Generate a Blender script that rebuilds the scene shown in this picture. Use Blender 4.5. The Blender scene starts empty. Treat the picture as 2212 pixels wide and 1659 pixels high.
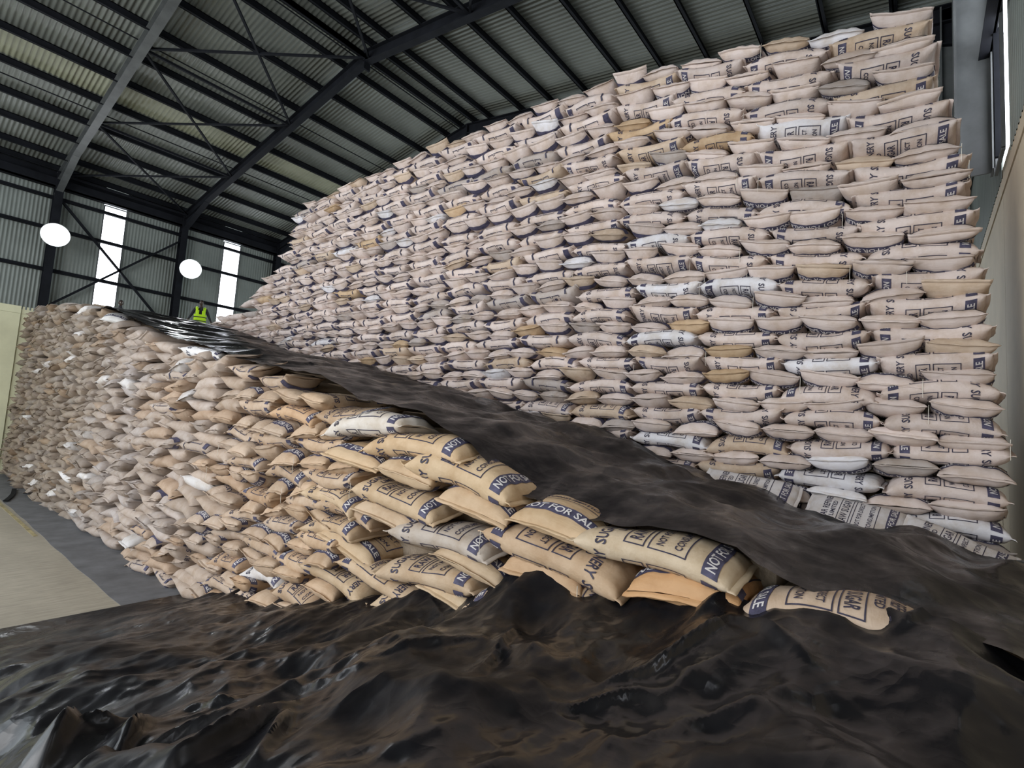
import bpy, bmesh, math, random
import numpy as np
from mathutils import Vector, Matrix, noise

R = random.Random(11)
NR = np.random.default_rng(5)
C = bpy.context.scene.collection
SC = bpy.context.scene

# ------------------------------------------------------------------ camera, world, light, exposure
EYE = 2.7
YAW, PITCH, ROLL = math.radians(51.3), math.radians(4.84), math.radians(3.58)
FPX = 1102.0
_f = Vector((math.sin(YAW) * math.cos(PITCH), math.cos(YAW) * math.cos(PITCH), math.sin(PITCH)))
_r = Vector((math.cos(YAW), -math.sin(YAW), 0.0))
_u = _r.cross(_f)
CR = _r * math.cos(ROLL) + _u * math.sin(ROLL)
CU = -_r * math.sin(ROLL) + _u * math.cos(ROLL)
cam_d = bpy.data.cameras.new('camera')
cam_d.sensor_width = 36.0
cam_d.lens = 36.0 * FPX / 2212.0
cam_d.clip_start = 0.05
cam_d.clip_end = 200.0
cam = bpy.data.objects.new('camera', cam_d)
C.objects.link(cam)
M = Matrix((CR, CU, -_f)).transposed().to_4x4()
M.translation = Vector((0, 0, EYE))
cam.matrix_world = M
SC.camera = cam

w = bpy.data.worlds.new('sky')
SC.world = w
w.use_nodes = True
bg = w.node_tree.nodes['Background']
bg.inputs[0].default_value = (0.84, 0.93, 1.0, 1)
bg.inputs[1].default_value = 2.6

# daylight coming in through the open end of the hall (behind and to one side of the camera)
ld = bpy.data.lights.new('open_end_daylight', 'AREA')
ld.shape = 'RECTANGLE'
ld.size = 16.0
ld.size_y = 7.0
ld.energy = 1280.0
ld.color = (1.0, 0.97, 0.96)
lo = bpy.data.objects.new('open_end_daylight', ld)
C.objects.link(lo)
lo.location = (-9.5, 9.0, 5.2)
lo.rotation_euler = Vector((1, 0, -0.05)).to_track_quat('-Z', 'Z').to_euler()

SC.view_settings.view_transform = 'Standard'
SC.view_settings.look = 'None'
SC.view_settings.gamma = 1.0
SC.view_settings.use_curve_mapping = False
SC.view_settings.exposure = 0.02
SC.cycles.use_denoising = True
SC.cycles.max_bounces = 6
SC.cycles.diffuse_bounces = 4


# ------------------------------------------------------------------ helpers
def link(name, me, parent=None):
    o = bpy.data.objects.new(name, me)
    C.objects.link(o)
    if parent is not None:
        o.parent = parent
    return o


def tag(o, label=None, cat=None, group=None, kind=None):
    if label:
        o['label'] = label
    if cat:
        o['category'] = cat
    if group:
        o['group'] = group
    if kind:
        o['kind'] = kind
    return o


def empty(name, loc=(0, 0, 0)):
    o = bpy.data.objects.new(name, None)
    o.empty_display_size = 0.1
    C.objects.link(o)
    o.location = loc
    return o


class MB:
    """collects boxes, bars and prisms into one mesh"""
    def __init__(s):
        s.v, s.f = [], []

    def add(s, vs, fs):
        n = len(s.v)
        s.v += [tuple(v) for v in vs]
        s.f += [tuple(i + n for i in f) for f in fs]

    def box(s, x0, x1, y0, y1, z0, z1):
        s.add([(x0, y0, z0), (x1, y0, z0), (x1, y1, z0), (x0, y1, z0), (x0, y0, z1), (x1, y0, z1), (x1, y1, z1), (x0, y1, z1)],
              [(0, 3, 2, 1), (4, 5, 6, 7), (0, 1, 5, 4), (1, 2, 6, 5), (2, 3, 7, 6), (3, 0, 4, 7)])

    def bar(s, a, b, wd, ht, up=(0, 0, 1)):
        a, b = Vector(a), Vector(b)
        d = (b - a).normalized()
        x = d.cross(Vector(up)).normalized() * wd / 2
        z = x.cross(d).normalized() * ht / 2
        vs = []
        for p in (a, b):
            vs += [p - x - z, p + x - z, p + x + z, p - x + z]
        s.add(vs, [(0, 1, 2, 3), (7, 6, 5, 4), (0, 4, 5, 1), (1, 5, 6, 2), (2, 6, 7, 3), (3, 7, 4, 0)])

    def ibeam(s, a, b, wd, ht, tf=0.025, up=(0, 0, 1)):
        a, b = Vector(a), Vector(b)
        d = (b - a).normalized()
        x = d.cross(Vector(up)).normalized()
        z = x.cross(d).normalized()
        o = z * (ht / 2 - tf / 2)
        s.bar(a + o, b + o, wd, tf, up)
        s.bar(a - o, b - o, wd, tf, up)
        s.bar(a, b, 0.02, ht - 2 * tf, up)

    def tube(s, a, b, r, n=8):
        a, b = Vector(a), Vector(b)
        d = (b - a).normalized()
        x = d.orthogonal().normalized()
        y = d.cross(x)
        vs = [p + x * r * math.cos(t * 2 * math.pi / n) + y * r * math.sin(t * 2 * math.pi / n) for p in (a, b) for t in range(n)]
        s.add(vs, [(i, (i + 1) % n, n + (i + 1) % n, n + i) for i in range(n)] + [tuple(range(n - 1, -1, -1)), tuple(range(n, 2 * n))])

    def mesh(s, name, mat=None, smooth=False):
        me = bpy.data.meshes.new(name)
        me.from_pydata(s.v, [], s.f)
        if mat:
            me.materials.append(mat)
        if smooth:
            me.shade_smooth()
        me.update()
        return me

    def build(s, name, mat, parent=None, smooth=False):
        return link(name, s.mesh(name, mat, smooth), parent)


def np_mesh(name, V, F, mats, mat_idx=None, smooth=True):
    """V (n,3), F list of arrays (m,k)"""
    me = bpy.data.meshes.new(name)
    loops = np.concatenate([f.reshape(-1) for f in F]).astype(np.int32)
    tot = np.concatenate([np.full(len(f), f.shape[1]) for f in F]).astype(np.int32)
    start = np.concatenate([[0], np.cumsum(tot)[:-1]]).astype(np.int32)
    me.vertices.add(len(V))
    me.vertices.foreach_set('co', np.asarray(V, np.float32).reshape(-1))
    me.loops.add(len(loops))
    me.loops.foreach_set('vertex_index', loops)
    me.polygons.add(len(tot))
    me.polygons.foreach_set('loop_start', start)
    me.polygons.foreach_set('loop_total', tot)
    for m in mats:
        me.materials.append(m)
    if mat_idx is not None:
        me.polygons.foreach_set('material_index', np.asarray(mat_idx, np.int32))
    me.update(calc_edges=True)
    if smooth:
        me.shade_smooth()
    me.validate()
    return me


# ------------------------------------------------------------------ materials
class NT:
    def __init__(s, name):
        s.m = bpy.data.materials.new(name)
        s.m.use_nodes = True
        s.t = s.m.node_tree
        s.b = s.t.nodes['Principled BSDF']

    def n(s, typ, **kw):
        nd = s.t.nodes.new(typ)
        for k, v in kw.items():
            setattr(nd, k, v)
        return nd

    def l(s, a, b):
        s.t.links.new(a, b)

    def noise(s, scale, detail=4, rough=0.55, vec=None):
        nd = s.n('ShaderNodeTexNoise')
        nd.inputs['Scale'].default_value = scale
        nd.inputs['Detail'].default_value = detail
        nd.inputs['Roughness'].default_value = rough
        if vec is not None:
            s.l(vec, nd.inputs['Vector'])
        return nd.outputs['Fac']

    def ramp(s, fac, stops):
        r = s.n('ShaderNodeValToRGB')
        e = r.color_ramp.elements
        e[0].position, e[0].color = stops[0][0], (*stops[0][1], 1)
        e[1].position, e[1].color = stops[-1][0], (*stops[-1][1], 1)
        for p, c in stops[1:-1]:
            x = e.new(p)
            x.color = (*c, 1)
        s.l(fac, r.inputs[0])
        return r.outputs[0]

    def mul(s, a, b, fac=1.0, mode='MULTIPLY'):
        mx = s.n('ShaderNodeMixRGB', blend_type=mode)
        if isinstance(fac, float):
            mx.inputs[0].default_value = fac
        else:
            s.l(fac, mx.inputs[0])
        for i, x in ((1, a), (2, b)):
            if isinstance(x, tuple):
                mx.inputs[i].default_value = (*x, 1)
            else:
                s.l(x, mx.inputs[i])
        return mx.outputs[0]

    def bump(s, h, strength, dist=0.01, nrm=None):
        b = s.n('ShaderNodeBump')
        b.inputs['Strength'].default_value = strength
        b.inputs['Distance'].default_value = dist
        s.l(h, b.inputs['Height'])
        if nrm is not None:
            s.l(nrm, b.inputs['Normal'])
        return b.outputs[0]

    def coords(s, which='Object', scale=None):
        t = s.n('ShaderNodeTexCoord').outputs[which]
        if scale:
            m = s.n('ShaderNodeMapping')
            m.inputs['Scale'].default_value = scale
            s.l(t, m.inputs[0])
            return m.outputs[0]
        return t

    def set(s, col=None, rough=None, metal=None, spec=None, nrm=None):
        b = s.b
        for k, v in (('Base Color', col), ('Roughness', rough), ('Metallic', metal), ('Specular IOR Level', spec), ('Normal', nrm)):
            if v is None:
                continue
            if isinstance(v, (int, float)):
                b.inputs[k].default_value = v
            elif isinstance(v, tuple):
                b.inputs[k].default_value = (*v, 1)
            else:
                s.l(v, b.inputs[k])
        return s.m


def simple(name, col, rough=0.6, spec=0.4, var=0.25, scale=6.0, bump=0.0, metal=0.0):
    t = NT(name)
    v = t.coords()
    n = t.noise(scale, 5, 0.6, v)
    c = t.ramp(n, [(0.3, tuple(x * (1 - var) for x in col)), (0.7, tuple(min(1, x * (1 + var)) for x in col))])
    nrm = t.bump(n, bump) if bump else None
    return t.set(c, rough, metal, spec, nrm)


def sack_mat(name, attr):
    t = NT(name)
    if attr:
        a = t.n('ShaderNodeAttribute', attribute_name='tint').outputs['Color']
        v = t.coords('Object')
    else:
        oi = t.n('ShaderNodeObjectInfo')
        a = oi.outputs['Color']
        ad = t.n('ShaderNodeVectorMath', operation='ADD')
        sc = t.n('ShaderNodeVectorMath', operation='SCALE')
        sc.inputs[0].default_value = (1, 1.7, 2.3)
        mm = t.n('ShaderNodeMath', operation='MULTIPLY')
        mm.inputs[1].default_value = 37.0
        t.l(oi.outputs['Random'], mm.inputs[0])
        t.l(mm.outputs[0], sc.inputs['Scale'])
        t.l(t.coords('Object'), ad.inputs[0])
        t.l(sc.outputs[0], ad.inputs[1])
        v = ad.outputs[0]
    n1 = t.noise(5.0, 5, 0.62, v)
    dirt = t.ramp(n1, [(0.32, (0.80, 0.74, 0.66)), (0.58, (1, 1, 1))])
    c = t.mul(a, dirt)
    # woven tape: fine warp and weft lines
    m = t.n('ShaderNodeMapping')
    m.inputs['Scale'].default_value = (1, 0.06, 1)
    t.l(v, m.inputs[0])
    n2 = t.noise(60.0, 2, 0.5, m.outputs[0])
    m3 = t.n('ShaderNodeMapping')
    m3.inputs['Scale'].default_value = (0.25, 1, 1)
    t.l(v, m3.inputs[0])
    n3 = t.noise(16.0, 3, 0.6, m3.outputs[0])
    nr = t.bump(n2, 0.12, 0.01)
    nr = t.bump(n3, 0.45, 0.02, nr)
    return t.set(c, 0.62, 0.0, 0.3, nr)


FAB = sack_mat('woven_sack_fabric', False)
FABS = sack_mat('woven_sack_fabric_massed', True)
INK = simple('navy_print_ink', (0.052, 0.048, 0.078), 0.6, 0.3, 0.45, 30)
BAND = simple('navy_band_ink', (0.078, 0.073, 0.122), 0.6, 0.3, 0.4, 20)
WHT = simple('white_band_lettering', (0.7, 0.67, 0.66), 0.6, 0.3, 0.1, 30)
THREAD = simple('sewing_thread', (0.72, 0.68, 0.6), 0.8, 0.2, 0.1)


def tarp_mat():
    t = NT('black_plastic_sheet')
    v = t.coords('Object')
    n1 = t.noise(1.3, 6, 0.62, v)
    n2 = t.noise(7.0, 5, 0.6, v)
    dust = t.ramp(n1, [(0.46, (0.0, 0.0, 0.0)), (0.74, (1, 1, 1))])
    dust2 = t.mul(dust, t.ramp(n2, [(0.35, (0.05, 0.05, 0.05)), (0.7, (1, 1, 1))]))
    c = t.mul((0.007, 0.007, 0.009), (0.040, 0.036, 0.035), dust2, 'MIX')
    n5 = t.noise(1.1, 5, 0.6, t.coords('Object', (1.0, 1.6, 1.0)))
    rr = t.ramp(n5, [(0.44, (0.23, 0.23, 0.23)), (0.60, (0.48, 0.48, 0.48))])
    sp = t.ramp(n5, [(0.44, (0.40, 0.40, 0.40)), (0.60, (0.17, 0.17, 0.17))])
    # crumpled facets: warped cells
    w_ = t.n('ShaderNodeTexNoise')
    w_.inputs['Scale'].default_value = 1.7
    w_.inputs['Detail'].default_value = 3
    t.l(v, w_.inputs['Vector'])
    mx = t.mul(v, w_.outputs['Color'], 0.45, 'ADD')
    vo = t.n('ShaderNodeTexVoronoi', feature='F1')
    vo.inputs['Scale'].default_value = 3.6
    t.l(mx, vo.inputs['Vector'])
    nr = t.bump(vo.outputs['Distance'], 0.12, 0.10)
    vo2 = t.n('ShaderNodeTexVoronoi', feature='F1')
    vo2.inputs['Scale'].default_value = 11.0
    t.l(mx, vo2.inputs['Vector'])
    nr = t.bump(vo2.outputs['Distance'], 0.14, 0.025, nr)
    n4 = t.noise(40.0, 3, 0.5, v)
    nr = t.bump(n4, 0.10, 0.005, nr)
    return t.set(c, rr, 0.0, sp, nr)


TARP = tarp_mat()
STEEL = simple('dark_painted_steel', (0.009, 0.010, 0.013), 0.75, 0.12, 0.3, 3)
STEEL2 = simple('grey_painted_steel', (0.075, 0.08, 0.08), 0.5, 0.45, 0.25, 3)
GAL = simple('galvanised_roof_sheet', (0.15, 0.16, 0.142), 0.45, 0.4, 0.2, 0.6, metal=0.1)
CLAD = simple('galvanised_wall_cladding', (0.20, 0.222, 0.205), 0.5, 0.4, 0.15, 0.8, metal=0.1)
CREAM = simple('cream_painted_masonry', (0.66, 0.64, 0.44), 0.75, 0.3, 0.1, 1.2, 0.05)
CREAM2 = simple('tan_painted_masonry', (0.55, 0.46, 0.34), 0.75, 0.3, 0.12, 1.2, 0.05)


def floor_mat():
    t = NT('worn_concrete_floor')
    v = t.coords('Object', (1, 0.25, 1))
    n1 = t.noise(0.9, 6, 0.6, v)
    n2 = t.noise(9, 4, 0.6, t.coords('Object', (0.3, 2.0, 1)))
    c = t.ramp(n1, [(0.3, (0.32, 0.285, 0.225)), (0.7, (0.46, 0.415, 0.33))])
    c = t.mul(c, t.ramp(n2, [(0.35, (0.78, 0.78, 0.78)), (0.6, (1, 1, 1))]))
    return t.set(c, 0.5, 0, 0.4, t.bump(n2, 0.1))


FLOOR = floor_mat()
UNDER = simple('dusty_dark_underlay', (0.135, 0.138, 0.148), 0.6, 0.4, 0.3, 2.5, 0.1)


def emit(name, col, strength):
    t = NT(name)
    t.b.inputs['Base Color'].default_value = (*col, 1)
    t.b.inputs['Emission Color'].default_value = (*col, 1)
    t.b.inputs['Emission Strength'].default_value = strength
    return t.m


PANE = emit('daylit_translucent_sheet', (0.90, 0.93, 1.0), 6.5)
LAMP = emit('lamp_glow', (0.95, 0.98, 1.0), 40.0)

# ------------------------------------------------------------------ structure: hall
YN, YF = -0.70, 24.8            # inner faces of the two long walls
XL, XR = -9.0, 16.2
YR = 11.97                      # ridge


def purlin_z(y):
    return EYE + 10.17 - 0.15 * abs(y - YR)


m = MB()
m.box(XL, XR, YN - 0.3, YF + 0.3, -0.2, 0.0)
floor = tag(m.build('floor', FLOOR), kind='structure')

# corrugated roof
def corrugated(x0, x1, pitch, amp, prof):
    """rows of points along x with the corrugation, for every station in prof [(y, z)] or vertical"""
    xs = []
    x = x0
    while x < x1:
        xs += [(x, 0), (x + pitch * 0.30, 0), (x + pitch * 0.45, amp), (x + pitch * 0.85, amp)]
        x += pitch
    return xs


xs = corrugated(XL, XR, 0.12, 0.022, None)
V, F = [], []
st = [YN - 0.3, YR, YF + 0.3]
for y in st:
    zz = purlin_z(y) + 0.2
    for x, a in xs:
        V.append((x, y, zz + a))
n = len(xs)
q = [(j * n + i, j * n + i + 1, (j + 1) * n + i + 1, (j + 1) * n + i) for j in range(2) for i in range(n - 1)]
ceiling = link('ceiling', np_mesh('ceiling', np.array(V), [np.array(q)], [GAL], smooth=False))
tag(ceiling, kind='structure')

# purlins
for y in (12.27, 11.67, 12.95, 14.23, 15.53, 16.84, 18.12, 19.48, 20.9, 22.2, 23.6, 24.55, 10.97, 9.65, 8.5, 7.3, 6.05, 4.98, 3.9, 2.7, 1.5, 0.35):
    z = purlin_z(y) + 0.1
    b = MB()
    b.box(XL, XR, y - 0.012, y + 0.012, z - 0.12, z + 0.1)
    b.box(XL, XR, y - 0.07, y + 0.012, z - 0.12, z - 0.1)
    b.box(XL, XR, y - 0.012, y + 0.07, z + 0.08, z + 0.1)
    b.build('purlin', STEEL, ceiling)
# cable conduits slung under the purlins
for y in (16.1, 20.05, 12.4):
    z = purlin_z(y) + 0.03
    b = MB()
    b.tube((XL, y, z), (XR, y, z), 0.018, 6)
    b.build('cable_conduit', STEEL, ceiling)

FR = [-8.8, -4.7, -0.6, 3.5, 7.6, 11.7, 15.8]
for x in FR:
    b = MB()
    for (ya, yb) in ((YN, YR), (YF, YR)):
        da, db = purlin_z(ya) - 0.17, purlin_z(yb) - 0.17
        b.ibeam((x, ya, da), (x, yb, db), 0.2, 0.34, 0.022)
        # haunch
        s = 1 if ya < yb else -1
        yh = ya + s * 2.4
        zh0, zh1 = purlin_z(ya) - 0.34, purlin_z(yh) - 0.34
        b.add([(x - 0.012, ya, zh0), (x - 0.012, yh, zh1), (x - 0.012, ya, zh0 - 0.5), (x + 0.012, ya, zh0), (x + 0.012, yh, zh1), (x + 0.012, ya, zh0 - 0.5)],
              [(0, 1, 2), (5, 4, 3), (0, 3, 4, 1), (1, 4, 5, 2), (2, 5, 3, 0)])
        b.bar((x, ya, zh0 - 0.5), (x, yh, zh1), 0.2, 0.022)
    # apex plate
    b.box(x - 0.1, x + 0.1, YR - 0.03, YR + 0.03, purlin_z(YR) - 0.55, purlin_z(YR))
    b.build('rafter', STEEL2 if x in (3.5,) else STEEL, ceiling)

ND = [11.9, 16.0, 20.2, 24.3]
ND2 = [11.9, 8.0, 3.9]
for x0, x1 in ((3.5, 7.6), (-0.6, 3.5)):
    for nd in (ND, ND2):
        for i, y in enumerate(nd):
            if x0 == 3.5 or i < 1:
                z = purlin_z(y) - 0.22
                b = MB()
                b.bar((x0, y, z), (x1, y, z), 0.07, 0.07)
                b.build('roof_strut', STEEL, ceiling)
            if i + 1 < len(nd) and x0 == 3.5:
                y2 = nd[i + 1]
                za, zb = purlin_z(y) - 0.22, purlin_z(y2) - 0.22
                b = MB()
                b.bar((x0, y, za), (x1, y2, zb), 0.06, 0.05)
                b.build('roof_brace', STEEL, ceiling)
                b = MB()
                b.bar((x1, y, za), (x0, y2, zb), 0.06, 0.05)
                b.build('roof_brace', STEEL, ceiling)
# struts drawn across the bay, one node step apart, as in the braced bay overhead

# walls ----------------------------------------------------------------
MAS = EYE + 3.18


def long_wall(name, y, inward, windows):
    """corrugated cladding above a cream masonry wall; windows = x ranges left open for translucent sheets"""
    s = inward
    xs = corrugated(XL, XR, 0.11, 0.016, None)
    zt = purlin_z(y) + 0.2
    V, F = [], []
    for x, a in xs:
        V += [(x, y - s * (0.03 + a), MAS - 0.1), (x, y - s * (0.03 + a), zt)]
    for i in range(len(xs) - 1):
        xm = 0.5 * (xs[i][0] + xs[i + 1][0])
        if any(a < xm < b for a, b in windows):
            continue
        F.append((2 * i, 2 * i + 2, 2 * i + 3, 2 * i + 1))
    me = np_mesh(name, np.array(V), [np.array(F)], [CLAD], smooth=False)
    wall = tag(link(name, me), kind='structure')
    return wall


W1, W2 = (4.90, 5.62), (9.30, 10.03)
wall_far = long_wall('wall_far', YF, -1, [W1, W2, (0.50, 1.22), (-3.90, -3.18)])
wall_near = long_wall('wall_near', YN, 1, [(6.85, 7.5), (2.45, 3.17), (-1.95, -1.23), (-6.35, -5.63)])

# masonry below the cladding, in bays divided by joints
for wall, y, s, mat in ((wall_far, YF, -1, CREAM), (wall_near, YN, 1, CREAM2)):
    xa = XL
    edges = [XL, -4.7, -0.6, 3.0, 7.6, 11.7, XR]
    for a, b_ in zip(edges[:-1], edges[1:]):
        m = MB()
        off = 0.0 if (a < 3.0) else -0.05
        y0, y1 = sorted((y + s * off, y - s * 0.22))
        m.box(a + 0.006, b_ - 0.006, y0, y1, 0.0, MAS - 0.26)
        y0, y1 = sorted((y + s * (off + 0.012), y - s * 0.22))
        m.box(a + 0.006, b_ - 0.006, y0, y1, MAS - 0.255, MAS)
        m.build('masonry_panel', mat, wall)
# girts
for zr in (7.33, 6.18, 4.65):
    m = MB()
    z = EYE + zr
    m.box(XL, XR, YF - 0.14, YF - 0.02, z - 0.07, z - 0.05)
    m.box(XL, XR, YF - 0.05, YF - 0.03, z - 0.07, z + 0.07)
    m.build('girt', STEEL, wall_far)
    m = MB()
    m.box(XL, XR, YN + 0.02, YN + 0.14, z - 0.07, z - 0.05)
    m.box(XL, XR, YN + 0.03, YN + 0.05, z - 0.07, z + 0.07)
    m.build('girt', STEEL, wall_near)
m = MB()
m.box(XL, XR, YF - 0.3, YF - 0.05, EYE + 7.66, EYE + 7.72)
m.box(XL, XR, YF - 0.3, YF - 0.26, EYE + 7.66, EYE + 8.0)
m.box(XL, XR, YF - 0.1, YF - 0.06, EYE + 7.66, EYE + 8.3)
m.build('eave_beam', STEEL, wall_far)
for x in FR:
    for wall, y, s in ((wall_far, YF, -1), (wall_near, YN, 1)):
        m = MB()
        yc = y + s * 0.19
        m.ibeam((x, yc, MAS if s < 0 else MAS + 0.02), (x, yc, purlin_z(y)), 0.24, 0.34, 0.025, up=(0, 1, 0))
        m.build('column', STEEL if s < 0 else STEEL2, wall)
# wall bracing across the first window
for a, b_ in (((3.62, 7.24), (7.5, 3.1)), ((7.5, 7.0), (3.6, 3.3))):
    m = MB()
    m.bar((a[0], YF - 0.2, EYE + a[1]), (b_[0], YF - 0.2, EYE + b_[1]), 0.08, 0.09, up=(0, 1, 0))
    m.build('wall_brace', STEEL, wall_far)


# translucent window strips: each pane between girts is a piece of its own
def window(name, x0, x1, y, s, zs):
    fr = MB()
    for x in (x0, x1):
        fr.box(x - 0.02, x + 0.02, min(y, y + s * 0.03), max(y, y + s * 0.03), zs[0], zs[-1])
    for z in zs:
        fr.box(x0, x1, min(y, y + s * 0.03), max(y, y + s * 0.03), z - 0.02, z + 0.02)
    f = tag(fr.build(name, STEEL2), kind='structure')
    for a, b_ in zip(zs[:-1], zs[1:]):
        p = MB()
        k = 8
        for i in range(k):
            xa, xb = x0 + (x1 - x0) * i / k, x0 + (x1 - x0) * (i + 1) / k
            d = 0.0 if i % 2 else 0.02
            yy = y - s * (0.05 + d)
            p.box(xa, xb, min(yy, yy - s * 0.004), max(yy, yy - s * 0.004), a + 0.02, b_ - 0.02)
        p.build('window_pane', PANE, f)
    return f


zz = [MAS - 0.05, EYE + 4.65, EYE + 6.18, EYE + 7.33, EYE + 7.62]
window('window_1', W1[0], W1[1], YF, -1, zz)
window('window_2', W2[0], W2[1], YF, -1, zz)
window('window_3', 6.85, 7.5, YN, 1, zz)
for n_, (a, b_, y, s_) in enumerate(((2.45, 3.17, YN, 1), (-1.95, -1.23, YN, 1), (-6.35, -5.63, YN, 1), (0.50, 1.22, YF, -1), (-3.90, -3.18, YF, -1))):
    window('window_%d' % (n_ + 4), a, b_, y, s_, zz)
# white downpipe-like edge strips either side of the near window strip
trim = MB()
trim.box(7.15, 7.2, YN + 0.0, YN + 0.05, MAS, EYE + 7.62)
tag(trim.build('trim_1', STEEL), kind='structure')

# far end of the hall: unseen low masonry and gable, shaped to limit the daylight let in
m = MB()
m.box(XR, XR + 0.2, YN - 0.2, YF + 0.2, 0.0, 3.4)
we = tag(m.build('unseen_wall_end', CREAM), kind='structure')
m = MB()
m.add([(XR + 0.05, YN - 0.2, 8.2), (XR + 0.05, YF + 0.2, 8.2), (XR + 0.05, YF + 0.2, purlin_z(YF) + 0.2), (XR + 0.05, YR, purlin_z(YR) + 0.2), (XR + 0.05, YN - 0.2, purlin_z(YN) + 0.2)], [(0, 1, 2, 3, 4)])
m.build('unseen_gable_cladding', CLAD, we)

# weathered translucent strip in the roof
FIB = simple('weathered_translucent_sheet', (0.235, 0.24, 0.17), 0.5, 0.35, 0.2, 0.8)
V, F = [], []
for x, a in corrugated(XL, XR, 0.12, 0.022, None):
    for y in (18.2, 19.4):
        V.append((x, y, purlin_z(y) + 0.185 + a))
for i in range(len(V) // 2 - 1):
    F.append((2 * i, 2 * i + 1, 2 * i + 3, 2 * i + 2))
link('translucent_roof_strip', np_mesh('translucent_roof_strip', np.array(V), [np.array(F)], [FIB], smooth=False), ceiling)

# dark underlay sheet on the floor along the foot of the low stack, with a worn yellow line beside it
m = MB()
NS = 60
for i in range(NS + 1):
    y = 2.0 + (YF - 0.1 - 2.0) * i / NS
    xe = 2.38 + 0.010 * math.sin(i * 1.3) + 0.015 * math.sin(i * 0.21)
    m.v += [(xe, y, 0.001), (xe, y, 0.006), (3.6, y, 0.006)]
for i in range(NS):
    a = 3 * i
    m.f += [(a, a + 3, a + 4, a + 1), (a + 1, a + 4, a + 5, a + 2)]
tag(m.build('floor_underlay_sheet', UNDER), 'dark dusty plastic underlay strip on the floor along the foot of the low stack', 'underlay')
YEL = simple('worn_yellow_line_paint', (0.36, 0.30, 0.16), 0.6, 0.3, 0.5, 6)
m = MB()
m.box(2.26, 2.33, 13.5, 24.5, 0.0, 0.004)
m.build('floor_line', YEL, floor)

# ------------------------------------------------------------------ sacks
SL, SW, ST = 0.86, 0.47, 0.178          # filled length, width, thickness


def sack_variant(seed, droop=1.0, thick=1.0, lump=1.0):
    r = random.Random(seed)
    return dict(bend=r.uniform(0.004, 0.04) * droop, skew=r.uniform(-0.05, 0.05) * droop, cx=r.uniform(-0.02, 0.02), tw=r.uniform(-0.10, 0.10) * droop,
                l1=r.uniform(0.03, 0.09) * lump, p1=r.uniform(0, 6.3), l2=r.uniform(0.03, 0.08) * lump, p2=r.uniform(0, 6.3), fr=r.uniform(1.5, 3.0),
                fat=r.uniform(0.94, 1.05) * thick, fl0=r.uniform(-1, 1), fl1=r.uniform(-1, 1), seed=seed, pl=r.uniform(0.6, 1.4), ear=r.uniform(0.0, 0.016) * max(1.0, droop))


_ph = np.linspace(0, np.pi, 200)
_ex = 2 / 2.35
_cx = (SW / 2) * np.sign(np.cos(_ph)) * np.abs(np.cos(_ph)) ** _ex
_cz = (ST / 2) * np.abs(np.sin(_ph)) ** _ex
_len = np.concatenate([[0], np.cumsum(np.hypot(np.diff(_cx), np.diff(_cz)))])
_len /= _len[-1]


def sack_point(vr, y, t, off=0.0):
    """y: -1..1 along the sack, t: 0..2 around it by arc length (0..1 the upper face from x=-w to x=+w, 1..2 the lower face back)"""
    y = np.asarray(y, float)
    t = np.asarray(t, float) % 2.0
    top = t <= 1.0
    s = np.where(top, t, t - 1.0)
    ph = np.pi - np.interp(s, _len, _ph)        # from pi down to 0
    ph = np.where(top, ph, -np.interp(s, _len, _ph))
    ya = np.clip(np.abs(y), 0, 1)
    h = (ST / 2) * vr['fat'] * np.maximum(1 - ya ** 6.5, 0) ** 0.55 + 0.004 + off
    wd = (SW / 2) * (1.0 + 0.06 * ya ** 4 - 0.02 * np.sin(np.pi * ya)) + off
    c, sn = np.cos(ph), np.sin(ph)
    x = wd * np.sign(c) * np.abs(c) ** _ex
    z = h * np.sign(sn) * np.abs(sn) ** _ex
    yy = y * SL / 2
    # lumps of sugar, soft creases near the sewn ends
    lump = 1 + vr['l1'] * np.sin(vr['fr'] * y * 2 + 3 * x / SW + vr['p1']) + vr['l2'] * np.sin(5.1 * y + vr['p2'] - 4 * x / SW)
    z = z * lump
    pk = np.clip((ya - 0.55) / 0.45, 0, 1)
    z = z + 0.006 * vr['pl'] * pk * np.sin(x * 46 + vr['p1']) * np.sign(z)
    yy = yy - 0.012 * (1 - np.abs(x) / (SW / 2)) * pk * np.sign(y) * np.sin(2.2 + x * 9 + vr['p2'])
    z = z - vr['ear'] * np.clip((ya - 0.35) / 0.65, 0, 1) * (np.abs(x) / (SW / 2)) ** 2
    a = vr['tw'] * y
    x, z = x * np.cos(a) - z * np.sin(a), x * np.sin(a) + z * np.cos(a)
    z = z - vr['bend'] * (y ** 2) * 1.6 + vr['bend'] * 0.4 + vr['skew'] * 0.25 * np.sin(2.6 * y)
    z = np.where(z < -ST * 0.47, -ST * 0.47 + (z + ST * 0.47) * 0.5, z)
    x = x + vr['cx'] * np.cos(2 * y) + 0.012 * np.sin(4 * y + vr['p1'])
    return np.stack([x, yy, z], -1)


def sack_body(vr, nu, nt):
    e = np.linspace(-1, 1, nu)
    ys = np.sign(e) * (1 - (1 - np.abs(e)) ** 1.45)
    ts = np.arange(nt) * 2.0 / nt + 1e-4
    Y, T = np.meshgrid(ys, ts, indexing='ij')
    V = sack_point(vr, Y, T).reshape(-1, 3)
    q = []
    for i in range(nu - 1):
        for j in range(nt):
            k = (j + 1) % nt
            q.append((i * nt + j, i * nt + k, (i + 1) * nt + k, (i + 1) * nt + j))
    F = [np.array(q)[:, ::-1].copy()]
    F.append(np.array([list(range(nt))]))
    F.append(np.array([list(range((nu - 1) * nt, nu * nt))])[:, ::-1].copy())
    return V, F


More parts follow.
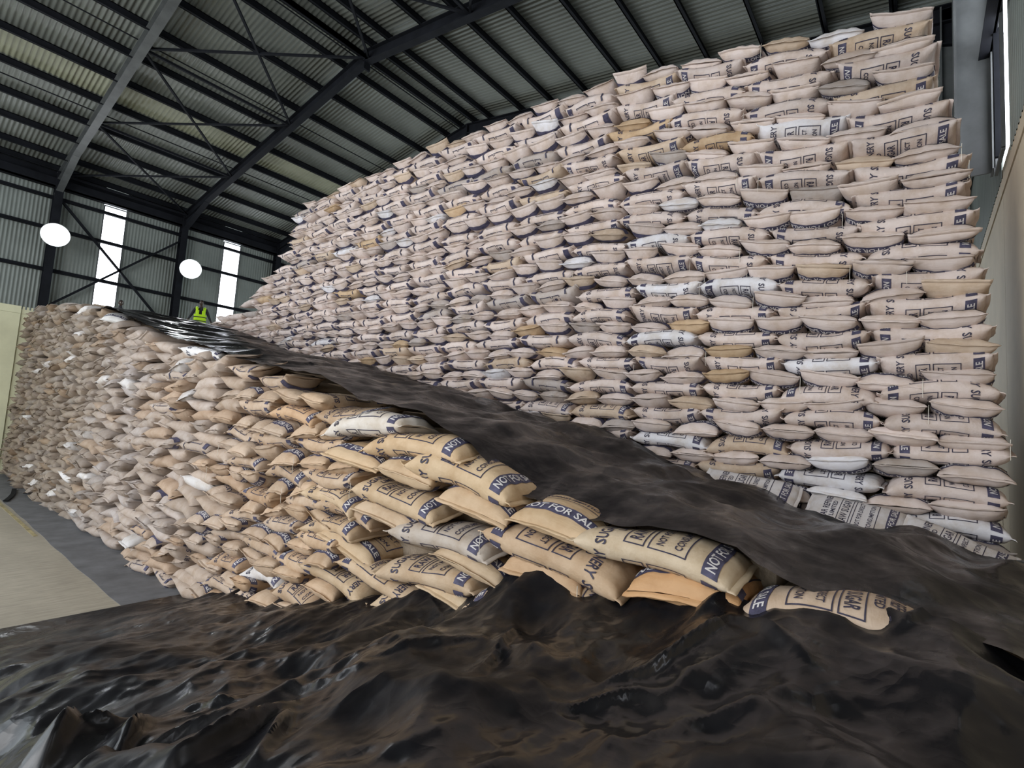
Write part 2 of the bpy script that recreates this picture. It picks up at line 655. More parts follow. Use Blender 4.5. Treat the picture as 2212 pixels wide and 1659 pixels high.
def sack_hem(vr, end, n=10):
    """the sewn flat tab across one end, folded up or down a little"""
    fl = vr['fl0'] if end < 0 else vr['fl1']
    s = np.linspace(0.0, 1.0, n + 1)
    P = sack_point(vr, np.full(n + 1, float(end)), s)
    Q = sack_point(vr, np.full(n + 1, float(end)), (2.0 - s) % 2.0)
    mid = 0.5 * (P + Q)
    rows = []
    for k, (dy, dz) in enumerate(((-0.012, 0.0), (0.018, 0.35), (0.030, 1.0))):
        p = mid.copy()
        p[:, 1] += end * dy
        p[:, 2] += fl * 0.026 * dz + 0.004 * np.sin(s * 23 + vr['p1']) * dz
        p[:, 0] *= 1 + 0.02 * dz
        rows.append(p)
    th = np.array([0, 0, 0.0035])
    V = np.concatenate([r + th for r in rows] + [r - th for r in rows])
    m_ = n + 1
    q = []
    for k in range(2):
        for i in range(n):
            a = k * m_ + i
            q.append((a, a + 1, a + m_ + 1, a + m_))
            b = a + 3 * m_
            q.append((b, b + m_, b + m_ + 1, b + 1))
    for i in range(n):
        a, b = 2 * m_ + i, 5 * m_ + i
        q.append((a, a + 1, b + 1, b))
    q.append((0, m_, 4 * m_, 3 * m_)); q.append((m_, 2 * m_, 5 * m_, 4 * m_))
    e = m_ - 1
    q.append((e, 3 * m_ + e, 4 * m_ + e, m_ + e)); q.append((m_ + e, 4 * m_ + e, 5 * m_ + e, 2 * m_ + e))
    return V, [np.array(q)]


# flat print layout: (px, py) with px across the sack 0..1, py along it from +1 (first line) to -1; built as real thin ink pieces
def text_flat(txt, height, bold=0.018):
    cu = bpy.data.curves.new('t', 'FONT')
    cu.body = txt
    cu.size = 1.0
    cu.resolution_u = 2
    cu.offset = bold
    ob = bpy.data.objects.new('t', cu)
    C.objects.link(ob)
    dg = bpy.context.evaluated_depsgraph_get()
    me = bpy.data.meshes.new_from_object(ob.evaluated_get(dg))
    bpy.data.objects.remove(ob)
    bpy.data.curves.remove(cu)
    bm = bmesh.new()
    bm.from_mesh(me)
    bpy.data.meshes.remove(me)
    bmesh.ops.remove_doubles(bm, verts=bm.verts, dist=1e-4)
    s = height / 0.70
    for v in bm.verts:
        v.co *= s
    bmesh.ops.triangulate(bm, faces=bm.faces)
    for _ in range(2):
        ed = [e for e in bm.edges if e.calc_length() > 0.03]
        if ed:
            bmesh.ops.subdivide_edges(bm, edges=ed, cuts=1)
            bmesh.ops.triangulate(bm, faces=bm.faces)
    V = np.array([v.co[:] for v in bm.verts])
    bm.verts.index_update()
    F = np.array([[v.index for v in f.verts] for f in bm.faces])
    bm.free()
    V[:, 0] -= V[:, 0].min()
    return V, F


FW = 0.50            # developed width of one face (m)


def flat_rect(x0, x1, y0, y1, step=0.03):
    nx = max(1, int(math.ceil((x1 - x0) / step)))
    ny = max(1, int(math.ceil((y1 - y0) / step)))
    X, Y = np.meshgrid(np.linspace(x0, x1, nx + 1), np.linspace(y0, y1, ny + 1), indexing='ij')
    V = np.stack([X, Y, 0 * X], -1).reshape(-1, 3)
    q = [(i * (ny + 1) + j, (i + 1) * (ny + 1) + j, (i + 1) * (ny + 1) + j + 1, i * (ny + 1) + j + 1) for i in range(nx) for j in range(ny)]
    q = np.array(q)
    return V, np.concatenate([q[:, [0, 1, 2]], q[:, [0, 2, 3]]])


def frame_flat(x0, x1, y0, y1, t, step=0.03):
    out = []
    for r in ((x0, x1, y0, y0 + t), (x0, x1, y1 - t, y1), (x0, x0 + t, y0, y1), (x1 - t, x1, y0, y1)):
        out.append(flat_rect(*r, step))
    return out


def layout(full):
    """list of (V, F, material index, lift); y along the sack in metres, +y the end with the first line"""
    L = []
    st = 0.03 if full else 0.09
    def txt(s, h, y, x0, x1, mi=0, lift=0.0032):
        V, F = text_flat(s, h)
        V = V.copy()
        V[:, 0] = x0 + V[:, 0] * (x1 - x0) / V[:, 0].max()
        V[:, 1] += y - h / 2
        L.append((V, F, mi, lift))
    if full:
        txt('SUGAR REFINERY', 0.062, 0.262, 0.012, 0.488)
        txt('LIMITED', 0.042, 0.190, 0.14, 0.36)
        txt('RAW SUGAR', 0.066, 0.083, 0.075, 0.425)
        txt('NOT FOR DIRECT', 0.040, -0.052, 0.075, 0.425)
        txt('CONSUMPTION', 0.040, -0.150, 0.075, 0.425)
        txt('NOT FOR SALE', 0.050, -0.330, 0.045, 0.455, 2, 0.0055)
    else:
        for a, b_ in ((0.0, 0.05), (0.44, 0.5)):
            V, F = flat_rect(a, b_, 0.235, 0.262, 1)
            L.append((V, F, 0, 0.004))
        V, F = flat_rect(0.085, 0.125, 0.055, 0.095, 1)
        L.append((V, F, 0, 0.004))
    for r in ((0.04, 0.46, 0.025, 0.14), (0.04, 0.46, -0.205, 0.005)):
        for V, F in frame_flat(*r, 0.007 if full else 0.009, st):
            L.append((V, F, 0, 0.003 if full else 0.004))
    V, F = flat_rect(0.015, 0.485, -0.370, -0.290, 0.03 if full else 0.06)
    L.append((V, F, 1, 0.003 if full else 0.004))
    return L


LAY_FULL, LAY_LOW = layout(True), layout(False)


def sack_print(vr, lay):
    Vs, Fs, Ms = [], [], []
    n = 0
    for face in (0, 1):
        for V, F, mi, lift in lay:
            t = V[:, 0] / FW + face
            y = V[:, 1] / (SL / 2)
            P = sack_point(vr, y, t, lift)
            f = F + n
            Vs.append(P); Fs.append(f); Ms.append(np.full(len(f), mi))
            n += len(P)
    return np.concatenate(Vs), [np.concatenate(Fs)], np.concatenate(Ms)


VT = [sack_variant(100 + i, 0.9, 1.10, 0.8) for i in range(10)]                 # well-stacked
VL = [sack_variant(200 + i, 1.6, 1.17, 1.3) for i in range(10)]      # slumped
LIB = {}
for key, vs in (('T', VT), ('L', VL)):
    for i, vr in enumerate(vs):
        V, F = sack_body(vr, 22, 28)
        body = np_mesh('sack', V, F, [FAB])
        P = sack_print(vr, LAY_FULL)
        pr = np_mesh('print', P[0], P[1], [INK, BAND, WHT], P[2], smooth=True)
        hs = [np_mesh('sewn_hem', *sack_hem(vr, e), [FAB]) for e in (-1, 1)]
        low = sack_body(vr, 11, 12)
        lowp = sack_print(vr, LAY_LOW)
        lowh = [sack_hem(vr, e, 4) for e in (-1, 1)]
        LIB[key, i] = dict(body=body, pr=pr, hem=hs, low=low, lowp=lowp, lowh=lowh)
# hanging end of sewing thread
cu = MB()
pts = [(0, 0, 0), (0.004, 0.002, -0.05), (-0.003, 0.003, -0.11), (0.003, 0.002, -0.17)]
for a, b_ in zip(pts[:-1], pts[1:]):
    cu.tube(a, b_, 0.0022, 5)
THR = cu.mesh('thread_end', THREAD)

SACKS = []      # dicts with matrix, tint, variant key, info


def put(pos, rz, tilt, roll, key, tint, info, prn=True, flip=False, scale=(1, 1, 1)):
    """pos centre; rz turns the sack's length axis from +Y; tilt = slope of the row along Y; roll about its own axis"""
    Mx = Matrix.Translation(pos) @ Matrix.Rotation(tilt, 4, 'X') @ Matrix.Rotation(rz, 4, 'Z') @ Matrix.Rotation(roll + (math.pi if flip else 0), 4, 'Y')
    Mx = Mx @ Matrix.Diagonal((*scale, 1))
    SACKS.append(dict(M=Mx, pos=Vector(pos), tint=tint, key=key, prn=prn, **info))


def interp(x, pts):
    return float(np.interp(x, [p[0] for p in pts], [p[1] for p in pts]))


ZT = [(-0.75, 1.74), (0.1, 1.95), (1.6, 2.12), (3.3, 2.6), (5.1, 2.98), (6.5, 3.25), (8.1, 3.58), (9.4, 3.75), (11.4, 4.06), (13.6, 4.55), (16.1, 5.06), (17.0, 5.32), (20.0, 5.5), (24.8, 5.8)]
CON = [(-0.75, 1.70), (-0.1, 1.86), (0.5, 1.74), (0.8, 1.68), (1.3, 1.60), (2.2, 1.50), (2.9, 1.20), (4.6, 0.82), (7.5, 0.19), (8.0, 0.06), (9.0, 0.0)]


def tint_tall():
    u = R.random()
    if u < 0.80:
        b = (0.65, 0.55, 0.51)
    elif u < 0.88:
        b = (0.58, 0.46, 0.36)
    elif u < 0.91:
        b = (0.55, 0.40, 0.26)
    elif u < 0.955:
        b = (0.72, 0.70, 0.73)
    else:
        b = (0.44, 0.385, 0.36)
    k = R.uniform(0.9, 1.08)
    return tuple(min(0.85, c * k) for c in b)


def tint_low(y):  # tan from dust; the weaker, greyer light further back is put into the tint
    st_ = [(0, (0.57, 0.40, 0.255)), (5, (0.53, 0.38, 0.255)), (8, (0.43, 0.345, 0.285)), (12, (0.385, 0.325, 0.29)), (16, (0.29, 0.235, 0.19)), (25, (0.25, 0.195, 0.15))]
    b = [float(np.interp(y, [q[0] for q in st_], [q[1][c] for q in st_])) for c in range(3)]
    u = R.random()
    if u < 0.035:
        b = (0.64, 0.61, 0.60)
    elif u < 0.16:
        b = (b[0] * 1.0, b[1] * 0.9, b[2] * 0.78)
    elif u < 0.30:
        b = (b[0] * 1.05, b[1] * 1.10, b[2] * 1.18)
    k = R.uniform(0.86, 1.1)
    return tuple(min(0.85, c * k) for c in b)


# --- tall stack: face on x = 6.0
XT = 6.0
CH = 0.163
YEND = [(0, 16.3), (2.3, 16.3), (2.55, 15.95), (2.70, 14.9), (2.72, 13.95), (3.03, 13.85), (3.23, 13.2), (3.65, 12.75), (3.76, 12.12), (4.59, 12.15), (4.95, 11.9), (5.3, 11.8)]
YBEG = [(0.0, -0.60), (2.7, -0.62), (3.4, -0.55), (5.2, -0.42), (5.9, -0.36), (7.0, -0.16), (8.0, -0.1)]


def tall_z(k, y):
    z = (k + 0.5) * CH
    zr = z - EYE
    top = 1 - 0.150 * math.exp(-((y + 0.5) / 2.8) ** 2)
    if zr > 0:
        zr *= top
    return EYE + zr + 0.02 * math.sin(y * 0.9 + k * 0.15) + 0.012 * math.sin(y * 2.3 + k * 1.7)


NT_TOP = int((EYE + 5.20) / CH)
for k in range(8, NT_TOP):
    strt = (k % 2 == 0)
    zc = (k + 0.5) * CH
    y0 = interp(zc, YBEG) + R.uniform(-0.03, 0.03)
    y1 = interp(zc - EYE, YEND) + R.uniform(-0.1, 0.1) + 0.0
    pitch = 0.87 if strt else 0.49
    y = y0
    j = 0
    while y < y1 - 0.2:
        p = pitch * R.uniform(0.95, 1.05)
        yc = y + p / 2
        y += p
        j += 1
        z = tall_z(k, yc)
        zt = interp(yc, ZT)
        if z < zt - 0.12:
            continue
        sl = (tall_z(k, yc + 0.3) - tall_z(k, yc - 0.3)) / 0.6
        key = ('T', R.randrange(10))
        info = dict(st='tall', course=NT_TOP - k, nth=j, y=yc)
        if strt:
            x = XT + SW / 2 + R.uniform(-0.015, 0.05)
            rz = (0 if R.random() < 0.55 else math.pi) + R.uniform(-0.05, 0.05)
            put((x, yc, z), rz, math.atan(sl) + R.uniform(-0.02, 0.03), R.uniform(-0.2, 0.2), key, tint_tall(), info, True, R.random() < 0.5, (1, p / 0.89, 1.0))
        else:
            x = XT + SL / 2 + R.uniform(-0.02, 0.06)
            rz = -math.pi / 2 if R.random() < 0.7 else math.pi / 2
            rz += R.uniform(-0.06, 0.06)
            rl = R.uniform(-0.10, 0.10)
            sx = p / 0.485
            # length axis across the face: row slope becomes a roll about the sack's own axis
            put((x, yc, z), rz, 0, (math.atan(sl) + R.uniform(-0.05, 0.08)) * (1 if rz < 0 else -1), key, tint_tall(), info, True, R.random() < 0.5, (sx, 1, 1.03))

# --- low stepped stack: face on x = 3.0
XLW = 3.0
CL = 0.165


def step_y(k):
    """nearest y at which course k exists"""
    zt = (k + 1) * CL
    if zt <= ZT[0][1]:
        return ZT[0][0]
    return float(np.interp(zt, [p[1] for p in ZT], [p[0] for p in ZT]))


def low_z(k, y):
    g = 0.5 + 0.5 * math.tanh((y - 4.0) / 3)
    return (k + 0.5) * CL + (0.02 + 0.02 * g) * math.sin(y * 1.1 + k * 0.35) + 0.018 * math.sin(y * 2.7 + k * 1.3)


def project(p):
    d = Vector(p) - Vector((0, 0, EYE))
    zc = d.dot(_f)
    return (1106 + FPX * d.dot(CR) / zc, 829.5 - FPX * d.dot(CU) / zc, zc)


def in_near_zone(y, z):
    return y < 4.4 and (y < 0.6 or project((XLW, y, z))[0] > 735)


KTOP = int(5.7 / CL)
for k in range(0, KTOP):
    strt = (k % 2 == 0)
    ys = step_y(k)
    y = ys + R.uniform(-0.04, 0.04)
    j = 0
    while y < 24.0:
        far = min(1, max(0, (y - 6.0) / 3.0))
        s_here = strt
        if y > 7.4 and R.random() < 0.5:
            s_here = not strt
        if j == 0 and k > 10:
            s_here = True if k % 2 == 0 or R.random() < 0.3 else False
        p = (0.92 if s_here else 0.53) * R.uniform(0.92, 1.06)
        yc = y + p / 2
        y += p
        j += 1
        z = low_z(k, yc)
        if z < interp(yc, CON) - 0.18:
            continue
        sl = (low_z(k, yc + 0.3) - low_z(k, yc - 0.3)) / 0.6
        key = ('L', R.randrange(10))
        info = dict(st='low', course=k, nth=j, y=yc)
        if in_near_zone(yc, z):
            continue
        xb = XLW + 0.02 * z + 0.03 * math.sin(yc * 1.7 + k * 0.5)
        tlt = math.atan(sl) + R.uniform(-0.06, 0.06)
        if s_here:
            x = xb + SW / 2 + R.uniform(-0.05, 0.05)
            rz = (0 if R.random() < 0.8 else math.pi) + R.uniform(-0.10, 0.10)
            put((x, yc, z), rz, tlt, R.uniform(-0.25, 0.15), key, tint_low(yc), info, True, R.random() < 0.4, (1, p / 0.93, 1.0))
        else:
            x = xb + SL / 2 + R.uniform(-0.07 - 0.05 * far, 0.03)
            rz = (-math.pi / 2 if R.random() < 0.6 else math.pi / 2)
            sg = 1 if rz < 0 else -1
            rz += R.uniform(-0.11, 0.11)
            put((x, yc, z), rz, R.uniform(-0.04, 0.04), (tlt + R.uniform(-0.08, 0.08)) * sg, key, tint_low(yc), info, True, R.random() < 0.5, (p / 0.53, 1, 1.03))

# the nearest part of the low stack, sack by sack.  along = (far end, near end) on the plane of the face; across = middle of the end that faces out
NEAR = [
    # course counted from the lowest, along/across, pixels of the photograph, tint, turned, flip
    ('a', (1272, 1152, 1606, 1238), 1.10, (0.624, 0.502, 0.360), 0, 0, 1),
    ('x', (1478, 1276, 245, 84), 1.0, (0.603, 0.357, 0.180), 0.02, 0, 0),
    ('a', (1612, 1290, 2045, 1384), 1.05, (0.624, 0.482, 0.369), math.pi, 0, 0),
    ('a', (1080, 1140, 1372, 1268), 1.15, (0.562, 0.405, 0.270), math.pi, 0, 0),
    ('x', (1190, 1125, 178, 76), 1.0, (0.572, 0.415, 0.261), 0.20, 0, 1),
    ('a', (915, 992, 1140, 1064), 1.35, (0.624, 0.463, 0.297), 0, 0, 0),
    ('x', (1030, 1092, 160, 66), 1.0, (0.562, 0.405, 0.261), 0.18, 0, 0),
    ('a', (820, 962, 1030, 972), 1.25, (0.624, 0.454, 0.288), 0, 0, 0),
    ('a', (735, 925, 905, 915), 1.2, (0.68, 0.62, 0.56), 0, 0, 0),
    ('x', (1168, 1226, 168, 66), 1.0, (0.541, 0.367, 0.225), 0.12, 0, 0),
    ('a', (878, 1138, 1090, 1188), 1.15, (0.50, 0.43, 0.37), 0, 0, 0),
    ('a', (1215, 1290, 1520, 1352), 1.1, (0.562, 0.425, 0.297), math.pi, 0, 0),
    ('a', (1050, 1276, 1250, 1318), 1.1, (0.582, 0.434, 0.306), math.pi, 0, 0),
    ('a', (795, 1052, 975, 1108), 1.15, (0.572, 0.425, 0.279), 0, 0, 0),
    ('x', (830, 1106, 130, 62), 1.05, (0.541, 0.405, 0.279), 0.18, 0, 1),
    ('x', (1004, 1212, 140, 58), 1.0, (0.541, 0.405, 0.270), 0.12, 0, 0),
    ('a', (852, 1216, 1058, 1268), 1.1, (0.551, 0.415, 0.288), 0, 0, 0),
    ('x', (975, 1292, 130, 56), 1.0, (0.562, 0.425, 0.279), 0.2, 0, 0),
    ('x', (872, 1022, 122, 56), 1.0, (0.572, 0.425, 0.279), 0.16, 0, 0),
    ('a', (690, 1128, 800, 1150), 1.1, (0.541, 0.396, 0.261), 0, 0, 0),
    ('a', (765, 1206, 930, 1292), 1.05, (0.562, 0.415, 0.279), math.pi, 0, 0),
    ('a', (690, 1212, 822, 1290), 1.0, (0.541, 0.405, 0.270), math.pi, 0, 0),
    ('x', (760, 985, 110, 54), 1.0, (0.582, 0.425, 0.270), 0.12, 0, 0),
    ('x', (745, 1180, 110, 52), 1.0, (0.551, 0.405, 0.261), 0.15, 0, 0),
    ('a', (690, 1052, 800, 1096), 1.1, (0.572, 0.425, 0.279), 0, 0, 0),
    ('a', (840, 1290, 985, 1335), 1.0, (0.541, 0.405, 0.270), 0, 0, 0),
    ('a', (1100, 1240, 1160, 1262), 0.0, (0.416, 0.289, 0.180), 0, 0, 0),
]
NEAR = [q for q in NEAR if q[2] > 0]


def look(px, py, axis, val):
    d = CR * ((px - 1106) / FPX) - CU * ((py - 829.5) / FPX) + _f
    k = val / d[axis]
    return Vector((d.x * k, d.y * k, d.z * k + EYE))


for n_, (typ, q, fat, tint, turn, flip, prn) in enumerate(NEAR):
    if typ == 'a':
        a, b_ = look(q[0], q[1], 0, 3.20), look(q[2], q[3], 0, 3.20)
        c = (a + b_) / 2
        d = a - b_
        info = dict(st='low', course=int(round(c.z / CL)), nth=0, y=c.y)
        c.x += 0.03
        put(c, turn, math.atan2(d.z, d.y) * 1.0, R.uniform(-0.1, 0.05), ('L', n_ % 10), tint, info, True, bool(flip), (1.03, (d.length + 0.02) / (SL + 0.03), fat * 0.93))
        if turn:
            SACKS[-1]['M'] = Matrix.Translation(c) @ Matrix.Rotation(math.atan2(d.z, d.y), 4, 'X') @ Matrix.Rotation(turn, 4, 'Z') @ Matrix.Diagonal((1.03, (d.length + 0.02) / (SL + 0.03), fat * 0.93, 1))
    else:
        c = look(q[0], q[1], 0, 3.05)
        wd = (look(q[0] - q[2] / 2, q[1], 0, 3.05) - look(q[0] + q[2] / 2, q[1], 0, 3.05)).length
        th = (look(q[0], q[1] - q[3] / 2, 0, 3.05) - look(q[0], q[1] + q[3] / 2, 0, 3.05)).length
        info = dict(st='low', course=int(round(c.z / CL)), nth=0, y=c.y)
        c.x += 0.40
        put(c, -math.pi / 2 + R.uniform(-0.08, 0.08), 0.0, turn, ('L', (n_ + 3) % 10), tint, info, True, bool(flip), (wd / (SW * 1.06), 1, max(0.85, min(1.15, th / (ST * 1.1)))))

# sacks lying loose on the platform at the far end, behind the ridge of the terrace
for i in range(16):
    y = 16.6 + R.uniform(0, 1.2)
    x = 4.6 + i * 0.34
    put((x, y, 4.98 + R.uniform(-0.05, 0.12)), R.uniform(0, 6.28), R.uniform(-0.1, 0.1), R.uniform(-0.2, 0.2), ('L', R.randrange(10)), tint_tall(), dict(st='far', course=0, nth=0, y=y))


# ---- choose the ones that show largest
for s in SACKS:
    px, py, zc = project(s['pos'])
    s['px'], s['py'], s['zc'] = px, py, zc
    s['area'] = 0.0
    if zc > 0.3 and -60 < px < 2270 and -60 < py < 1720:
        d = (Vector((0, 0, EYE)) - s['pos'])
        ax = s['M'].to_3x3() @ Vector((0, 1, 0))
        sa = math.sqrt(max(0.0, 1 - (d.normalized().dot(ax.normalized())) ** 2))
        s['area'] = (FPX / zc) ** 2 * ST * (SL * sa + SW * (1 - sa))
ids = sorted(range(len(SACKS)), key=lambda i: -SACKS[i]['area'])
ONE = set(i for i in ids[:300] if SACKS[i]['area'] > 0 and SACKS[i]['st'] != 'far')

ORD = ['', 'first', 'second', 'third', 'fourth', 'fifth', 'sixth', 'seventh', 'eighth', 'ninth', 'tenth', 'eleventh', 'twelfth', 'thirteenth', 'fourteenth', 'fifteenth', 'sixteenth',
       'seventeenth', 'eighteenth', 'nineteenth']
TENS = ['', '', 'twenty', 'thirty', 'forty']


def ordinal(n):
    if n < 20:
        return ORD[n]
    t, u = divmod(n, 10)
    return (TENS[t][:-1] + 'ieth') if u == 0 else TENS[t] + '-' + ORD[u]


def hue(t):
    r, g, b = t
    if b > 0.68:
        return 'white'
    if r - b > 0.23:
        return 'tan'
    if r < 0.5:
        return 'greyish'
    return 'cream'


def single(s, label, group):
    lib = LIB[s['key']]
    o = link('sugar_sack', lib['body'])
    o.matrix_world = s['M']
    o.color = (*s['tint'], 1)
    tag(o, label, 'sack', group)
    if s.get('prn', True):
        p = link('print', lib['pr'], o)
    for me in lib['hem']:
        h = link('sewn_hem', me, o)
        h.color = (*(min(0.85, c * 1.06) for c in s['tint']), 1)
    if s.get('thread'):
        t = link('thread_end', THR, o)
        t.matrix_parent_inverse = Matrix.Identity(4)
        q = s['M'].to_quaternion().inverted()
        t.rotation_mode = 'QUATERNION'
        t.rotation_quaternion = q
        t.location = (SW * 0.52, -SL * 0.5 - 0.015, 0)
    return o


# count courses and places as they show
tall_on = [i for i in ONE if SACKS[i]['st'] == 'tall']
low_on = [i for i in ONE if SACKS[i]['st'] == 'low']
low_courses = sorted({SACKS[i]['course'] for i in low_on})
for i in sorted(ONE):
    s = SACKS[i]
    s['thread'] = R.random() < 0.16
    if s['st'] == 'tall':
        lab = '%s sack %s from the pale wall in the %s course down the tall stack' % (hue(s['tint']), ordinal(s['nth']), ordinal(s['course']))
        g = 'printed sacks in the tall stack'
    else:
        same = sorted(SACKS[q]['y'] for q in low_on if SACKS[q]['course'] == s['course'])
        nth = same.index(s['y']) + 1
        lab = '%s sack %s from the step edge in the %s course up the low stack' % (hue(s['tint']), ordinal(nth), ordinal(low_courses.index(s['course']) + 1))
        g = 'printed sacks in the low stepped stack'
    single(s, lab, g)

# ---- the rest as one object, each sack still its own closed solid, with the cores the sacks lean on
Vs, Qs, Ts, MQ, MT, TV = [], [], [], [], [], []
n = 0


def add_part(V, F, mi, tint, Mx):
    global n
    A = np.array(Mx)
    P = V @ A[:3, :3].T + A[:3, 3]
    Vs.append(P)
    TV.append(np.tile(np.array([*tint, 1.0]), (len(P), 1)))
    for f in F:
        (Qs if f.shape[1] == 4 else Ts).append(f + n)
        mm = mi if isinstance(mi, np.ndarray) else np.full(len(f), mi)
        (MQ if f.shape[1] == 4 else MT).append(mm)
    n += len(P)


for i, s in enumerate(SACKS):
    if i in ONE:
        continue
    if s['area'] <= 0 and s['zc'] < 3:
        if not (s['y'] < 3):
            continue
    lib = LIB[s['key']]
    V, F = lib['low']
    nt = 12
    add_part(V, F[:1], 0, s['tint'], s['M'])
    if s['st'] != 'far' and (s['st'] == 'tall' or R.random() < 1.25 - s['y'] / 9.0) and s['y'] < 13:
        P = lib['lowp']
        add_part(P[0], P[1], P[2] + 1, s['tint'], s['M'])
    for hV, hF in lib['lowh']:
        add_part(hV, hF, 0, tuple(c * 1.05 for c in s['tint']), s['M'])
core = MB()
for k in range(8, NT_TOP):
    zc = (k + 0.5) * CH
    y0, y1 = interp(zc, YBEG) + 0.12, interp(zc - EYE, YEND) - 0.35
    for ya_, yb_ in ((y0 + 0.25, 1.5), (1.5, 4.0), (4.0, y1)):
        za_ = min(tall_z(k, ya_), tall_z(k, yb_), tall_z(k, 0.5 * (ya_ + yb_))) - CH * 0.6
        zb_ = za_ + CH * (1.25 if k < NT_TOP - 1 else 0.6)
        core.box(XT + 0.42, XT + 1.9, ya_, yb_, za_, zb_)
for k in range(0, KTOP):
    core.box(XLW + 0.45, 6.3 if k * CL < 4.9 else 4.4, step_y(k) + 0.3, 24.3, k * CL, (k + 1) * CL - 0.05 if k == KTOP - 1 else (k + 1) * CL)
cq = np.array(core.f)
add_part(np.array(core.v), [cq], 0, (0.34, 0.27, 0.2), Matrix.Identity(4))
MI = np.concatenate(MQ + MT)
F = [np.concatenate(Qs)] + ([np.concatenate(Ts)] if Ts else [])
VV = np.concatenate(Vs)
rest = np_mesh('massed_sacks', VV, F, [FABS, INK, BAND, WHT], MI)
at = rest.color_attributes.new('tint', 'FLOAT_COLOR', 'POINT')
at.data.foreach_set('color', np.concatenate(TV).astype(np.float32).reshape(-1))
ro = link('massed_sacks', rest)
tag(ro, 'the many smaller sacks further back in both stacks, cream above, dusty and dimmed below', 'sacks', None, 'stuff')


# ------------------------------------------------------------------ loose pieces along the tarpaulin
def loose(a, b_, zoff, tint, key, label, flat=1.0, roll=0.0, wide=1.0, group=None):
    """a sack laid with its ends at two points"""
    a, b_ = Vector(a), Vector(b_)
    d = (b_ - a)
    y = d.normalized()
    x = Vector((y.y, -y.x, 0)).normalized()
    z = x.cross(y)
    Mx = Matrix((x, y, z)).transposed().to_4x4() @ Matrix.Rotation(roll, 4, 'Y') @ Matrix.Diagonal((wide, d.length / (SL + 0.06), flat, 1))
    Mx.translation = (a + b_) / 2 + Vector((0, 0, zoff))
    s = dict(M=Mx, tint=tint, key=key, prn=True)
    o = single(s, label, group)
    return o


def zterr(y):
    return interp(y, ZT)


G_FLAT = 'flattened printed sacks along the foot of the tall stack'
loose((5.78, 0.92, 2.17), (5.74, 1.85, 2.26), 0, (0.72, 0.69, 0.70), ('T', 1), 'flattened pale sack with faded print by the tall stack, farthest from the pale wall', 0.42, -0.5, 1, G_FLAT)
loose((5.70, 0.08, 2.03), (5.74, 0.86, 2.12), 0, (0.70, 0.67, 0.68), ('T', 4), 'flattened pale sack with faded print lying midway along the foot of the tall stack', 0.42, -0.5, 1, G_FLAT)
loose((5.60, -0.58, 1.80), (5.68, 0.14, 2.03), 0, (0.72, 0.69, 0.70), ('T', 6), 'flattened pale sack with faded print nearest the pale wall, its corner over the tarpaulin', 0.42, -0.55, 1, G_FLAT)

for (px, py, ang, t, lab) in (
        (262, 690, 0.5, (0.76, 0.74, 0.72), 'white sack lying askew on the crest of the low stack beside the tarpaulin'),
        (345, 742, 0.2, (0.74, 0.66, 0.58), 'pale sack perched at the tarpaulin edge below the man in the vest'),
        (460, 770, -0.35, (0.74, 0.73, 0.74), 'white sack slumped over the tarpaulin edge with its end hanging down')):
    p = look(px, py, 0, 3.35)
    dv = Vector((math.sin(ang), math.cos(ang), 0.12)) * 0.45
    loose(p - dv, p + dv, 0.0, t, ('L', int(px) % 10), lab, 1.0, 0.2)

# ------------------------------------------------------------------ tarpaulins
def nz(x, y, z=0.0):
    return noise.noise(Vector((x, y, z)))


def ridge(x, y, z=0.0):
    return 1.0 - min(1.0, abs(nz(x, y, z)) * 2.2)


def facet(x, y, z=0.0):
    """creased sheet: sharp ridges round irregular hollows"""
    d, _ = noise.voronoi(Vector((x, y, z)))
    return d[0]


def stair(y):
    """height of the stepped top under the sheet, softened at the risers"""
    z = zterr(y)
    k = z / CL
    f = k - math.floor(k)
    soft = f * f * (3 - 2 * f)
    soft = 0.55 * soft + 0.45 * (soft * soft * (3 - 2 * soft))
    return (math.floor(k) + soft) * CL


def grid_sheet(name, U, W, fn, mat, keep=None):
    V = np.array([fn(u, w_) for u in U for w_ in W])
    nu, nw = len(U), len(W)
    idx = np.arange(nu * nw).reshape(nu, nw)
    q = np.stack([idx[:-1, :-1], idx[1:, :-1], idx[1:, 1:], idx[:-1, 1:]], -1).reshape(-1, 4)
    me = np_mesh(name, V, [q], [mat])
    return link(name, me)


EDGE = sorted((look(px, py, 0, 3.16).y, look(px, py, 0, 3.16).z) for px, py in (
    (2150, 1398), (2050, 1384), (1900, 1338), (1750, 1288), (1640, 1238), (1590, 1190), (1500, 1160), (1285, 1135), (1140, 1088), (1100, 1062), (1020, 968), (905, 898), (775, 868), (690, 815), (560, 790), (500, 772), (430, 745), (380, 735), (300, 695), (232, 662)))


